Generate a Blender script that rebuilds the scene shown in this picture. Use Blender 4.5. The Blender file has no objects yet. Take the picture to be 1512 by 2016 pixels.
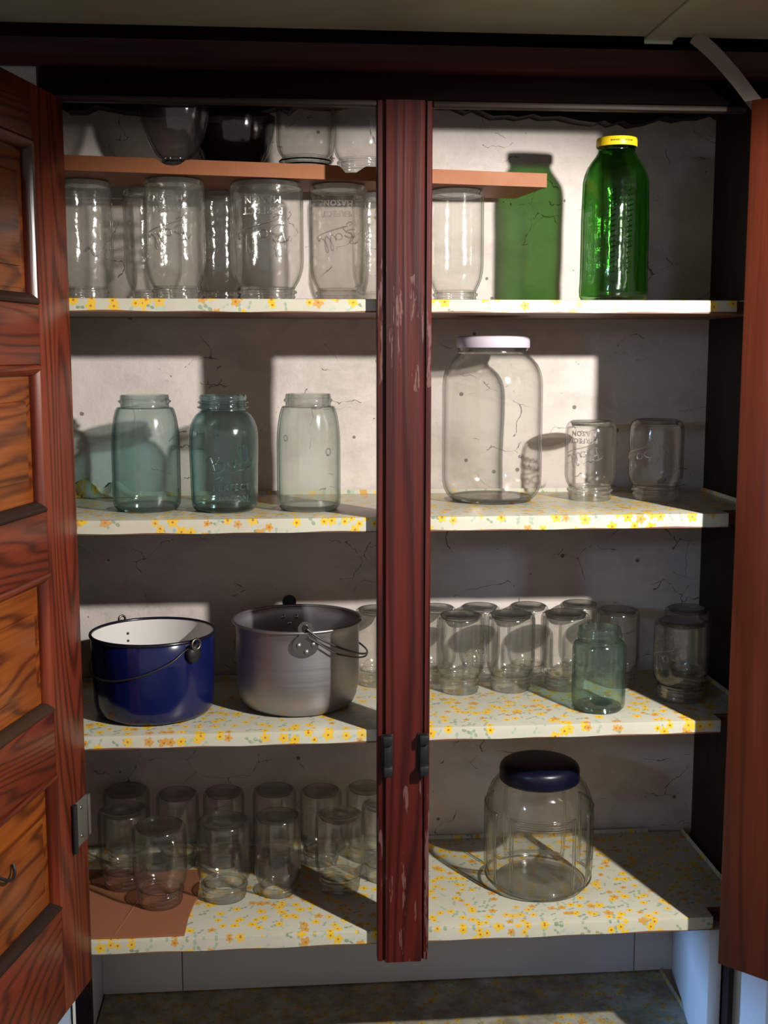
import bpy, bmesh, math, random
from mathutils import Vector, Matrix
random.seed(7)
PI = math.pi
sc = bpy.context.scene
EYE = 1.5                      # camera height above the floor; every z below is measured from the eye

# ------------------------------------------------------------------ camera, world, lights, exposure
cd = bpy.data.cameras.new('camera'); cam = bpy.data.objects.new('camera', cd)
sc.collection.objects.link(cam); sc.camera = cam
cam.location = (0, -1.7, EYE)
cam.rotation_euler = (PI/2 - 0.13229, 0, -0.08466)
cd.sensor_fit = 'VERTICAL'; cd.sensor_height = 36; cd.lens = 2334*36/2016
cd.clip_start = 0.02

w = bpy.data.worlds.new('world'); sc.world = w; w.use_nodes = True
w.node_tree.nodes['Background'].inputs[0].default_value = (1.0, 0.98, 0.94, 1)
w.node_tree.nodes['Background'].inputs[1].default_value = 0.20

ld = bpy.data.lights.new('work_lamp', 'SPOT'); lamp = bpy.data.objects.new('work_lamp', ld)
sc.collection.objects.link(lamp)
lamp.location = (0.885, -0.92, EYE + 0.255)
ld.energy = 70; ld.color = (1.0, 0.99, 0.93); ld.shadow_soft_size = 0.018
ld.spot_size = math.radians(104); ld.spot_blend = 0.26
az, el = math.radians(-25), math.radians(-44)
lamp.rotation_euler = Vector((math.sin(az)*math.cos(el), math.cos(az)*math.cos(el), math.sin(el))).to_track_quat('-Z', 'Y').to_euler()

wd = bpy.data.lights.new('window_daylight', 'AREA'); win = bpy.data.objects.new('window_daylight', wd)
sc.collection.objects.link(win)
wd.shape = 'RECTANGLE'; wd.size = 0.17; wd.size_y = 0.13; wd.energy = 0.22; wd.color = (0.45, 0.72, 1.0); wd.spread = math.radians(38)
win.location = (-1.55, -1.85, EYE + 0.2)
win.rotation_euler = (Vector((0.45, 0.1, EYE - 0.42)) - win.location).to_track_quat('-Z', 'Y').to_euler()

dd = bpy.data.lights.new('doorway_daylight', 'AREA'); dway = bpy.data.objects.new('doorway_daylight', dd)
sc.collection.objects.link(dway)
dd.shape = 'RECTANGLE'; dd.size = 0.3; dd.size_y = 0.2; dd.energy = 1.7; dd.color = (0.24, 0.50, 1.0); dd.spread = math.radians(40)
dway.location = (-1.95, -0.47, EYE - 0.84)
dway.rotation_euler = (Vector((0.69, 0.06, EYE - 1.05)) - dway.location).to_track_quat('-Z', 'Y').to_euler()

vs = sc.view_settings
vs.view_transform = 'Standard'; vs.look = 'None'; vs.gamma = 1; vs.use_curve_mapping = False
vs.exposure = 0.84
cy = sc.cycles
cy.max_bounces = 16; cy.diffuse_bounces = 4; cy.glossy_bounces = 6; cy.transmission_bounces = 12
cy.transparent_max_bounces = 64
cy.caustics_reflective = False; cy.caustics_refractive = False
cy.sample_clamp_indirect = 4.0
cy.use_denoising = True; cy.use_adaptive_sampling = True; cy.adaptive_threshold = 0.035

# ------------------------------------------------------------------ materials
def srgb(r, g, b):
    f = lambda c: (c/255/12.92 if c/255 <= 0.04045 else ((c/255+0.055)/1.055)**2.4)
    return (f(r), f(g), f(b), 1)
class NT:
    def __init__(s, name):
        s.m = bpy.data.materials.new(name); s.m.use_nodes = True; s.t = s.m.node_tree; s.t.nodes.clear()
        s.out = s.n('ShaderNodeOutputMaterial')
    def n(s, ty, **kw):
        nd = s.t.nodes.new(ty)
        for k, v in kw.items():
            if k.startswith('i_'):
                nd.inputs[k[2:].replace('__', ' ')].default_value = v
            else: setattr(nd, k, v)
        return nd
    def l(s, a, b): s.t.links.new(a, b)
    def math(s, op, a, b=None, c=None, clamp=False):
        nd = s.n('ShaderNodeMath', operation=op); nd.use_clamp = clamp
        for i, v in enumerate((a, b, c)):
            if v is None: continue
            if isinstance(v, (int, float)): nd.inputs[i].default_value = v
            else: s.l(v, nd.inputs[i])
        return nd.outputs[0]
    def vmath(s, op, a, b=None):
        nd = s.n('ShaderNodeVectorMath', operation=op)
        for i, v in enumerate((a, b)):
            if v is None: continue
            if isinstance(v, (tuple, list)): nd.inputs[i].default_value = v
            else: s.l(v, nd.inputs[i])
        return nd.outputs[0]
    def mix(s, fac, a, b, blend='MIX'):
        nd = s.n('ShaderNodeMix', data_type='RGBA', blend_type=blend)
        for i, v in ((0, fac), (6, a), (7, b)):
            if isinstance(v, (int, float)): nd.inputs[i].default_value = v
            elif isinstance(v, tuple): nd.inputs[i].default_value = v
            else: s.l(v, nd.inputs[i])
        return nd.outputs[2]
    def noise(s, vec, scale=1, detail=3, rough=0.5, dist=0.0):
        nd = s.n('ShaderNodeTexNoise'); nd.inputs['Scale'].default_value = scale
        nd.inputs['Detail'].default_value = detail; nd.inputs['Roughness'].default_value = rough
        nd.inputs['Distortion'].default_value = dist
        s.l(vec, nd.inputs['Vector']); return nd.outputs[0]
    def ramp(s, fac, stops):
        nd = s.n('ShaderNodeValToRGB'); e = nd.color_ramp.elements
        while len(e) < len(stops): e.new(0.5)
        for x, (p, c) in zip(e, stops): x.position = p; x.color = c if len(c) == 4 else (*c, 1)
        s.l(fac, nd.inputs[0]); return nd.outputs[0]
    def obj(s): return s.n('ShaderNodeTexCoord').outputs['Object']
    def rnd(s): return s.n('ShaderNodeObjectInfo').outputs['Random']
    def bump(s, h, strength=0.3, dist=0.002):
        nd = s.n('ShaderNodeBump'); nd.inputs['Strength'].default_value = strength; nd.inputs['Distance'].default_value = dist
        s.l(h, nd.inputs['Height']); return nd.outputs[0]
    def pbr(s, col, rough=0.5, metal=0.0, normal=None, spec=0.5, coat=0.0):
        p = s.n('ShaderNodeBsdfPrincipled')
        if isinstance(col, tuple): p.inputs['Base Color'].default_value = col
        else: s.l(col, p.inputs['Base Color'])
        if isinstance(rough, (int, float)): p.inputs['Roughness'].default_value = rough
        else: s.l(rough, p.inputs['Roughness'])
        p.inputs['Metallic'].default_value = metal
        p.inputs['Specular IOR Level'].default_value = spec
        p.inputs['Coat Weight'].default_value = coat
        if normal is not None: s.l(normal, p.inputs['Normal'])
        s.l(p.outputs[0], s.out.inputs[0]); return p

def wood(name, dark, mid, light, axis='Z', rough=0.38, rings=16.0, spec=0.5, worn=0.0, along=0.45):
    t = NT(name); o = t.obj()
    off = t.vmath('SCALE', t.n('ShaderNodeCombineXYZ', i_X=7.1, i_Y=3.3, i_Z=5.7).outputs[0]); 
    sc_nd = off.node; t.l(t.rnd(), sc_nd.inputs['Scale'])
    v = t.vmath('ADD', o, off)
    def st(along, across):
        return {'Z': (across, across, along), 'X': (along, across, across), 'Y': (across, along, across)}[axis]
    big = t.noise(t.vmath('MULTIPLY', v, st(along, 6.0)), 1, 2.5, 0.45, 0.15)
    ring = t.math('SINE', t.math('MULTIPLY', big, rings*6.0))
    ring = t.math('POWER', t.math('MULTIPLY_ADD', ring, 0.5, 0.5), 2.6)
    fib = t.noise(t.vmath('MULTIPLY', v, st(6, 240)), 1, 3, 0.6)
    blot = t.noise(t.vmath('MULTIPLY', v, st(3, 9)), 1, 2, 0.5)
    f = t.math('ADD', t.math('MULTIPLY', ring, 0.50), t.math('MULTIPLY', fib, 0.72))
    f = t.math('SUBTRACT', f, 0.12)
    col = t.ramp(f, [(0.12, light), (0.48, mid), (0.95, dark)])
    col = t.mix(t.math('MULTIPLY', t.math('SUBTRACT', blot, 0.42, None, True), 1.6, None, True), col, t.mix(0.6, col, dark))
    if worn:
        wn = t.noise(t.vmath('MULTIPLY', v, st(9, 95)), 1, 4, 0.7)
        wl = t.noise(t.vmath('MULTIPLY', v, st(3.5, 12)), 1, 2, 0.5)
        mk = t.math('MULTIPLY', t.math('GREATER_THAN', wn, 0.575), t.math('GREATER_THAN', wl, 0.565))
        col = t.mix(t.math('MULTIPLY', mk, worn), col, srgb(132, 100, 96))
    t.pbr(col, t.math('MULTIPLY_ADD', fib, 0.25, rough-0.12), 0, t.bump(f, 0.25, 0.0012), spec)
    return t.m

RED_D, RED_M, RED_L = srgb(43, 12, 4), srgb(86, 30, 14), srgb(113, 44, 23)
PAN_D, PAN_M, PAN_L = srgb(48, 16, 3), srgb(105, 48, 12), srgb(133, 68, 20)
M_stile = wood('door_stile_pine', RED_D, RED_M, RED_L, 'Z', 0.36, 34)
M_rail = wood('door_rail_pine', RED_D, RED_M, srgb(107, 41, 19), 'X', 0.36, 34, along=0.7)
M_panel = wood('door_panel_pine', PAN_D, PAN_M, PAN_L, 'X', 0.34, 24, along=1.3)
M_bead = wood('door_bead_pine', RED_D, srgb(89, 30, 15), srgb(127, 55, 31), 'Z', 0.26, 5)
M_frame = wood('frame_pine', srgb(33, 6, 4), srgb(67, 16, 12), srgb(84, 26, 19), 'Z', 0.36, 26, 0.4, 0.40)
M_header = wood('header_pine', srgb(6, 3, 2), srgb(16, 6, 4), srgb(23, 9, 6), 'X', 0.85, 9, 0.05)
M_mould = wood('moulding_pine', srgb(27, 9, 6), srgb(52, 21, 15), srgb(61, 29, 21), 'X', 0.55, 6, 0.2)
M_lip = wood('header_lip_pine', srgb(28, 17, 13), srgb(48, 34, 28), srgb(59, 43, 35), 'X', 0.55, 5, 0.3)
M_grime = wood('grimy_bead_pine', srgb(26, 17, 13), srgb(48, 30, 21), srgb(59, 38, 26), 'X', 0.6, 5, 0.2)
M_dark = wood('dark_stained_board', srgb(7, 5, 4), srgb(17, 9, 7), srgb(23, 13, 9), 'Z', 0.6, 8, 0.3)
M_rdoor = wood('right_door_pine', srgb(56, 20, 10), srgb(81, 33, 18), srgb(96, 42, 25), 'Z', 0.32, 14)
M_under = wood('shelf_board_pine', srgb(66, 38, 26), srgb(112, 68, 46), srgb(134, 84, 58), 'X', 0.55, 10)

def painted(name, col, rough=0.6, amount=0.12, scale=14, bump=0.2, metal=0.0, spec=0.4):
    t = NT(name); o = t.obj()
    n = t.noise(o, scale, 5, 0.6)
    c = t.mix(t.math('MULTIPLY', n, amount*2), col, tuple(x*0.55 for x in col[:3])+(1,))
    fine = t.noise(o, scale*12, 3, 0.6)
    t.pbr(c, t.math('MULTIPLY_ADD', n, 0.2, rough-0.1), metal, t.bump(fine, bump, 0.001), spec)
    return t.m
M_terra = painted('terracotta_painted_board', srgb(149, 86, 44), 0.6, 0.14, 20)
M_white = painted('white_painted_board', srgb(205, 205, 205), 0.5, 0.1, 8)
M_greyb = painted('grey_white_planks', srgb(200, 195, 192), 0.6, 0.15, 6)
M_card = painted('brown_cardboard', srgb(146, 90, 62), 0.85, 0.12, 26, 0.25)
M_floor = painted('concrete_floor', srgb(96, 92, 88), 0.85, 0.3, 5)
M_black = painted('black_japanned_iron', (0.012, 0.012, 0.013, 1), 0.42, 0.3, 40, 0.2, 0.0, 0.5)
M_iron = painted('dull_steel', (0.22, 0.20, 0.18, 1), 0.38, 0.3, 60, 0.15, 1.0)
M_wire = painted('dark_steel_wire', (0.10, 0.09, 0.085, 1), 0.4, 0.3, 60, 0.15, 0.8)
M_chrome = painted('worn_chrome', (0.24, 0.22, 0.19, 1), 0.32, 0.25, 50, 0.1, 0.6)
M_catch = painted('dark_metal_catch', (0.028, 0.028, 0.030, 1), 0.5, 0.3, 60, 0.2, 0.6)
M_enamel = painted('navy_enamel', srgb(11, 20, 66), 0.16, 0.12, 9, 0.03, 0.0, 0.6)
M_enamelw = painted('white_enamel', srgb(214, 208, 204), 0.2, 0.05, 9, 0.03, 0.0, 0.6)
M_rim = painted('black_enamel_rim', srgb(20, 20, 34), 0.25, 0.1, 20, 0.05, 0.0, 0.6)
M_lidw = painted('lilac_white_tin_lid', srgb(206, 194, 206), 0.32, 0.06, 12, 0.05)
M_lidy = painted('yellow_tin_lid', srgb(238, 200, 28), 0.35, 0.05, 12, 0.05)
M_lidb = painted('navy_plastic_lid', srgb(13, 14, 34), 0.32, 0.1, 12, 0.03)
M_print = painted('dark_lid_print', srgb(96, 74, 12), 0.5, 0.05)

def galvanised():
    t = NT('galvanised_sheet'); o = t.obj()
    a = t.noise(o, 3.2, 4, 0.6); b = t.noise(t.vmath('MULTIPLY', o, (2, 90, 90)), 1, 3, 0.6)
    c = t.ramp(a, [(0.3, (0.30, 0.33, 0.24, 1)), (0.55, (0.42, 0.45, 0.35, 1)), (0.75, (0.40, 0.36, 0.32, 1))])
    t.pbr(c, t.math('MULTIPLY_ADD', b, 0.2, 0.40), 0.35, t.bump(b, 0.12, 0.001))
    return t.m
M_galv = galvanised()
M_strap = painted('tinned_strap', (0.20, 0.16, 0.13, 1), 0.5, 0.2, 30, 0.1, 0.3)

def aluminium():
    t = NT('spun_aluminium'); o = t.obj()
    n = t.noise(t.vmath('MULTIPLY', o, (4, 4, 220)), 1, 3, 0.6)
    st = t.noise(o, 16, 5, 0.65)
    c = t.mix(t.math('MULTIPLY', st, 0.5), (0.40, 0.375, 0.385, 1), (0.26, 0.235, 0.23, 1))
    p = t.pbr(c, t.math('MULTIPLY_ADD', n, 0.18, 0.36), 0.92, t.bump(n, 0.06, 0.001))
    return t.m
M_alu = aluminium()

def whitewash(name, base=srgb(214, 200, 194), cracks=1.0):
    t = NT(name); o = t.obj()
    big = t.noise(o, 3.2, 5, 0.6); mid = t.noise(o, 26, 5, 0.6)
    col = t.mix(t.math('MULTIPLY', big, 0.34), base, srgb(176, 166, 158))
    # hairline cracks: edges of stretched voronoi cells, kept only in scattered patches
    wv = t.vmath('ADD', o, t.vmath('SCALE', t.n('ShaderNodeTexNoise', i_Scale=9.0, i_Detail=3.0).outputs[1]))
    wv.node.inputs[1].default_value = (0, 0, 0)
    nz = t.n('ShaderNodeTexNoise'); nz.inputs['Scale'].default_value = 11; nz.inputs['Detail'].default_value = 4
    t.l(o, nz.inputs['Vector'])
    dis = t.n('ShaderNodeVectorMath', operation='SCALE'); dis.inputs['Scale'].default_value = 0.10
    t.l(nz.outputs[1], dis.inputs[0])
    v = t.vmath('MULTIPLY', t.vmath('ADD', o, dis.outputs[0]), (1.0, 1.0, 1.7))
    vo = t.n('ShaderNodeTexVoronoi', feature='DISTANCE_TO_EDGE'); vo.inputs['Scale'].default_value = 8.5
    t.l(v, vo.inputs['Vector'])
    wid = t.math('MULTIPLY', t.math('SUBTRACT', t.noise(o, 34, 4, 0.7), 0.36, None, True), 0.034)
    line = t.math('LESS_THAN', vo.outputs[0], wid)
    patch = t.math('GREATER_THAN', t.noise(o, 10.5, 4, 0.6), 0.553)
    line = t.math('MULTIPLY', line, patch)
    # small pits
    vp = t.n('ShaderNodeTexVoronoi', feature='F1'); vp.inputs['Scale'].default_value = 24; t.l(o, vp.inputs['Vector'])
    pit = t.math('MULTIPLY', t.math('LESS_THAN', vp.outputs[0], 0.085), t.math('GREATER_THAN', t.noise(o, 15, 2, 0.5), 0.52))
    mk = t.math('MULTIPLY', t.math('MAXIMUM', line, pit), 0.72*cracks)
    grime = t.math('MULTIPLY', t.math('SUBTRACT', t.noise(t.vmath('MULTIPLY', t.vmath('ADD', o, dis.outputs[0]), (1.0, 1.0, 2.0)), 5.0, 6, 0.7), 0.47, None, True), 1.7)
    col = t.mix(grime, col, srgb(132, 120, 108))
    col = t.mix(mk, col, srgb(62, 54, 48))
    h = t.math('ADD', t.math('MULTIPLY', mid, 0.7), t.math('MULTIPLY', mk, -0.9))
    t.pbr(col, 0.8, 0, t.bump(h, 0.6, 0.006), 0.25)
    return t.m
M_wall = whitewash('whitewashed_stone')
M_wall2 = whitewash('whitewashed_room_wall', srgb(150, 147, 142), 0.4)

def floral(name='floral_shelf_paper', dirt_shade=1.2):
    """White vinyl shelf paper printed with little yellow and orange flowers and green sprigs."""
    t = NT(name); o = t.obj()
    sp = t.n('ShaderNodeSeparateXYZ'); t.l(o, sp.inputs[0])
    v_ = t.math('SUBTRACT', sp.outputs[1], sp.outputs[2])
    cb = t.n('ShaderNodeCombineXYZ'); t.l(sp.outputs[0], cb.inputs[0]); t.l(v_, cb.inputs[1])
    P = cb.outputs[0]
    def layer(scale, off, R, petals, depth, keep, core):
        pv = t.vmath('ADD', P, off)
        vo = t.n('ShaderNodeTexVoronoi', feature='F1', voronoi_dimensions='2D')
        vo.inputs['Scale'].default_value = scale; vo.inputs['Randomness'].default_value = 0.95
        t.l(pv, vo.inputs['Vector'])
        d = t.vmath('SUBTRACT', pv, vo.outputs['Position'])
        s2 = t.n('ShaderNodeSeparateXYZ'); t.l(d, s2.inputs[0])
        rn = t.n('ShaderNodeSeparateColor'); t.l(vo.outputs['Color'], rn.inputs[0])
        r = t.math('SQRT', t.math('ADD', t.math('MULTIPLY', s2.outputs[0], s2.outputs[0]), t.math('MULTIPLY', s2.outputs[1], s2.outputs[1])))
        a = t.math('ARCTAN2', s2.outputs[1], s2.outputs[0])
        a = t.math('ADD', t.math('MULTIPLY', a, petals), t.math('MULTIPLY', rn.outputs[0], 6.28))
        lim = t.math('MULTIPLY', t.math('MULTIPLY_ADD', t.math('COSINE', a), depth, 1.0-depth), R)
        lim = t.math('MULTIPLY', lim, t.math('MULTIPLY_ADD', rn.outputs[2], 0.5, 0.72))
        m = t.math('MULTIPLY', t.math('LESS_THAN', r, lim), t.math('LESS_THAN', rn.outputs[1], keep))
        c = t.math('MULTIPLY', t.math('LESS_THAN', r, core), m)
        return m, c, rn
    col = t.mix(t.noise(P, 9, 4, 0.6), srgb(200, 194, 176), srgb(187, 180, 163))
    for off, sc_ in (((3.3, 1.2, 0), 46.0), ((8.1, 5.7, 0), 62.0)):
        m, c, rn = layer(sc_, off, 0.0066, 2.0, 0.62, 0.36, 0.0)
        col = t.mix(m, col, t.mix(rn.outputs[0], srgb(176, 190, 168), srgb(128, 142, 118)))
    for off, sc_, keep in (((0, 0, 0), 36.0, 0.62), ((5.2, 2.9, 0), 44.0, 0.50)):
        m, c, rn = layer(sc_, off, 0.0078, 5.0, 0.18, keep, 0.0017)
        col = t.mix(m, col, t.mix(t.math('GREATER_THAN', rn.outputs[0], 0.78), srgb(226, 182, 54), srgb(204, 150, 72)))
        col = t.mix(c, col, srgb(176, 112, 34))
    age_shade = t.math('MULTIPLY', t.math('SUBTRACT', t.noise(P, 13, 5, 0.7), 0.48 if dirt_shade < 2 else 0.20, None, True), dirt_shade, None, True)
    col = t.mix(age_shade, col, srgb(168, 160, 146) if dirt_shade < 2 else srgb(104, 96, 76))
    t.pbr(col, t.math('MULTIPLY_ADD', t.noise(P, 30, 3, 0.6), 0.2, 0.26), 0, t.bump(t.noise(P, 40, 3, 0.6), 0.06, 0.001), 0.45)
    return t.m
M_floral = floral(); M_floral2 = floral('grimy_shaded_floral_paper', 2.1)  # second paper: grime plus the bottom shelf's shade, both put into the colour

def glass(name, face, edge, power=4.5, rough=0.10, dust=0.0, refr=0.0, wave=0.12, wscale=22, dustcol=(0.75, 0.73, 0.68, 1)):
    """Thin blown glass: tinted see-through, darker where the path through the wall is long, with Fresnel gloss."""
    t = NT(name); o = t.obj()
    lw = t.n('ShaderNodeLayerWeight'); fc = lw.outputs['Facing']
    lw.inputs[0].default_value = 0.5
    tint = t.mix(t.math('POWER', fc, power), face, edge)
    tr = t.n('ShaderNodeBsdfTransparent'); t.l(tint, tr.inputs[0])
    shader = tr.outputs[0]
    if refr:
        g = t.n('ShaderNodeBsdfGlass'); g.inputs['IOR'].default_value = 1.46; g.inputs['Roughness'].default_value = 0.0
        t.l(tint, g.inputs[0])
        ms = t.n('ShaderNodeMixShader'); ms.inputs[0].default_value = refr
        t.l(shader, ms.inputs[1]); t.l(g.outputs[0], ms.inputs[2]); shader = ms.outputs[0]
    if dust:
        d0 = t.n('ShaderNodeBsdfDiffuse'); d0.inputs[0].default_value = dustcol
        d1 = t.n('ShaderNodeBsdfTranslucent'); d1.inputs[0].default_value = dustcol
        d = t.n('ShaderNodeMixShader'); t.l(d0.outputs[0], d.inputs[1]); t.l(d1.outputs[0], d.inputs[2])
        ms = t.n('ShaderNodeMixShader')
        dn = t.math('MULTIPLY', t.math('POWER', t.noise(t.vmath('MULTIPLY', o, (1, 1, 0.5)), 28, 4, 0.6), 1.3), dust*2.2)
        t.l(dn, ms.inputs[0]); t.l(shader, ms.inputs[1]); t.l(d.outputs[0], ms.inputs[2]); shader = ms.outputs[0]
    gl = t.n('ShaderNodeBsdfGlossy'); gl.inputs['Roughness'].default_value = rough
    h = t.math('ADD', t.noise(t.vmath('ADD', o, (1.3, 2.1, 0.4)), wscale, 2, 0.5), t.math('MULTIPLY', t.noise(o, wscale*5, 2, 0.5), 0.12))
    t.l(t.bump(h, wave, 0.012), gl.inputs['Normal'])
    fr = t.math('MULTIPLY_ADD', t.math('POWER', fc, 5.0), 0.8, 0.045)
    ms = t.n('ShaderNodeMixShader'); t.l(fr, ms.inputs[0]); t.l(shader, ms.inputs[1]); t.l(gl.outputs[0], ms.inputs[2])
    t.l(ms.outputs[0], t.out.inputs[0])
    return t.m
G = {}
def gset(key, face, edge, **kw):
    thick = dict(kw); thick['refr'] = 0.35
    heavy = dict(kw); heavy['refr'] = 0.45; heavy['power'] = 2.2
    rel = dict(kw); rel['refr'] = 0.6; rel['rough'] = 0.16; rel['dust'] = 0.0
    d = lambda c, k: tuple(x*k for x in c[:3])+(1,)
    G[key] = (glass(key+'_glass', face, edge, **kw), glass(key+'_thick_glass', d(face, 0.975), d(edge, 0.8), **thick),
              glass(key+'_base_glass', d(face, 0.97), d(edge, 0.45), **heavy), glass(key+'_raised_glass', d(face, 0.97), d(edge, 0.8), **rel))
gset('clear', (0.986, 0.986, 0.976, 1), (0.20, 0.20, 0.17, 1), dust=0.012, power=5.0)
gset('dusty', (0.982, 0.980, 0.970, 1), (0.34, 0.34, 0.30, 1), dust=0.045, wave=0.30, power=5.0)
gset('aqua', (0.90, 0.958, 0.945, 1), (0.10, 0.24, 0.24, 1), dust=0.016, refr=0.06, power=3.2)
gset('seagreen', (0.84, 0.925, 0.890, 1), (0.06, 0.20, 0.18, 1), dust=0.02, power=3.5, refr=0.08)
gset('teal', (0.84, 0.945, 0.940, 1), (0.06, 0.26, 0.30, 1), dust=0.014, refr=0.06, power=3.2)
gset('paleaqua', (0.945, 0.970, 0.955, 1), (0.18, 0.32, 0.28, 1), dust=0.016, refr=0.05, power=3.4)
gset('green', (0.47, 0.71, 0.40, 1), (0.03, 0.18, 0.03, 1), power=3.0, wave=0.28, refr=0.10)
gset('smoke', (0.88, 0.87, 0.86, 1), (0.20, 0.19, 0.18, 1), dust=0.02)
gset('dark', (0.66, 0.65, 0.64, 1), (0.03, 0.03, 0.03, 1), power=1.3)

# ------------------------------------------------------------------ mesh helpers
C = sc.collection
def tag(o, label=None, cat=None, group=None, kind=None):
    if label: o['label'] = label
    if cat: o['category'] = cat
    if group: o['group'] = group
    if kind: o['kind'] = kind
    return o
def empty(name, loc, rz=0.0, **kw):
    o = bpy.data.objects.new(name, None); o.empty_display_size = 0.05; C.objects.link(o)
    o.location = loc; o.rotation_euler = (0, 0, rz)
    return tag(o, **kw)
def link(name, me, parent=None, loc=None):
    o = bpy.data.objects.new(name, me); C.objects.link(o)
    if parent: o.parent = parent
    if loc: o.location = loc
    return o
def mesh(name, verts, faces, mat, smooth=False, sharp=None):
    me = bpy.data.meshes.new(name); me.from_pydata([tuple(v) for v in verts], [], faces)
    me.materials.append(mat)
    if smooth:
        for p in me.polygons: p.use_smooth = True
        if sharp: me.set_sharp_from_angle(angle=math.radians(sharp))
    me.update(); return me
def fix(bm): bmesh.ops.recalc_face_normals(bm, faces=bm.faces)
def bm_mesh(name, bm, mat, smooth=False, sharp=35):
    fix(bm); me = bpy.data.meshes.new(name); bm.to_mesh(me); bm.free(); me.materials.append(mat)
    if smooth:
        for p in me.polygons: p.use_smooth = True
        me.set_sharp_from_angle(angle=math.radians(sharp))
    return me
def add_box(bm, x0, x1, y0, y1, z0, z1, bev=0.0, seg=2):
    r = bmesh.ops.create_cube(bm, size=1.0)
    vs_ = r['verts']
    for v in vs_:
        v.co = Vector(((x0+x1)/2+v.co.x*(x1-x0), (y0+y1)/2+v.co.y*(y1-y0), (z0+z1)/2+v.co.z*(z1-z0)))
    if bev:
        es = list({e for v in vs_ for e in v.link_edges})
        bmesh.ops.bevel(bm, geom=es, offset=bev, segments=seg, affect='EDGES', profile=0.5)
def box(name, x0, x1, y0, y1, z0, z1, mat, parent=None, bev=0.002):
    bm = bmesh.new(); add_box(bm, x0, x1, y0, y1, z0, z1, bev)
    return link(name, bm_mesh(name, bm, mat, bool(bev)), parent)
def extrude_poly(name, pts, axis, a, b, mat, parent=None, bev=0.0):
    """pts 2D polygon swept from a to b along axis ('X': pts=(y,z); 'Y': pts=(x,z); 'Z': pts=(x,y))."""
    f = {'X': lambda p, t: (t, p[0], p[1]), 'Y': lambda p, t: (p[0], t, p[1]), 'Z': lambda p, t: (p[0], p[1], t)}[axis]
    bm = bmesh.new(); n = len(pts)
    A = [bm.verts.new(f(p, a)) for p in pts]; B = [bm.verts.new(f(p, b)) for p in pts]
    bm.faces.new(A); bm.faces.new(B[::-1])
    for i in range(n): bm.faces.new((A[i], B[i], B[(i+1) % n], A[(i+1) % n]))
    fix(bm)
    if bev: bmesh.ops.bevel(bm, geom=list(bm.edges), offset=bev, segments=2, affect='EDGES', profile=0.5)
    return link(name, bm_mesh(name, bm, mat, bool(bev)), parent)
def lathe(name, prof, mat, seg=56, rad=None, flip=None, sharp=50, close=False):
    """prof: list of (r, z). rad(theta, r, z) -> r. flip: height H mirrors the shape upside down."""
    V, F = [], []; rows = []
    for r, z in prof:
        if r < 1e-6:
            rows.append([len(V)]*seg); V.append((0, 0, z))
        else:
            row = []
            for k in range(seg):
                th = 2*PI*k/seg; rr = rad(th, r, z) if rad else r
                row.append(len(V)); V.append((rr*math.cos(th), rr*math.sin(th), z))
            rows.append(row)
    pairs = list(zip(rows, rows[1:]))
    if close: pairs.append((rows[-1], rows[0]))
    for a, b in pairs:
        for k in range(seg):
            q = (a[k], a[(k+1) % seg], b[(k+1) % seg], b[k])
            q2 = [];
            for i in q:
                if i not in q2: q2.append(i)
            if len(q2) > 2: F.append(tuple(q2))
    if flip is not None:
        V = [(-x, y, flip-z) for x, y, z in V]
    me = mesh(name, V, F, mat, True, sharp)
    return me
def smooth_path(pts, n=8, closed=False):
    P = [Vector(p) for p in pts]; out = []
    m = len(P)
    rng = range(m if closed else m-1)
    for i in rng:
        p1, p2 = P[i], P[(i+1) % m]
        p0 = P[i-1] if (i > 0 or closed) else p1*2-p2
        p3 = P[(i+2) % m] if (i+2 < m or closed) else p2*2-p1
        for k in range(n):
            t = k/n
            out.append(0.5*((2*p1)+(-p0+p2)*t+(2*p0-5*p1+4*p2-p3)*t*t+(-p0+3*p1-3*p2+p3)*t**3))
    if not closed: out.append(P[-1])
    return out
def add_tube(bm, pts, r, seg=8, closed=False):
    pts = [Vector(p) for p in pts]; rows = []; n = len(pts); up = None
    for i, p in enumerate(pts):
        if closed: d = pts[(i+1) % n]-pts[i-1]
        else: d = pts[min(i+1, n-1)]-pts[max(i-1, 0)]
        d = d.normalized() if d.length > 1e-9 else Vector((0, 0, 1))
        if up is None: up = Vector((0, 0, 1)) if abs(d.z) < 0.9 else Vector((1, 0, 0))
        s = d.cross(up)
        if s.length < 1e-6: s = d.orthogonal()
        s.normalize(); u = s.cross(d).normalized(); up = u
        rr = r(i/(n-1)) if callable(r) else r
        rows.append([bm.verts.new(p+s*math.cos(2*PI*k/seg)*rr+u*math.sin(2*PI*k/seg)*rr) for k in range(seg)])
    rng = range(n if closed else n-1)
    for i in rng:
        a, b = rows[i], rows[(i+1) % n]
        for k in range(seg): bm.faces.new((a[k], a[(k+1) % seg], b[(k+1) % seg], b[k]))
    if not closed:
        bm.faces.new(rows[0][::-1]); bm.faces.new(rows[-1])
def tube(name, pts, r, mat, parent=None, seg=8, closed=False):
    bm = bmesh.new(); add_tube(bm, pts, r, seg, closed)
    return link(name, bm_mesh(name, bm, mat, True, 60), parent)
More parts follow.
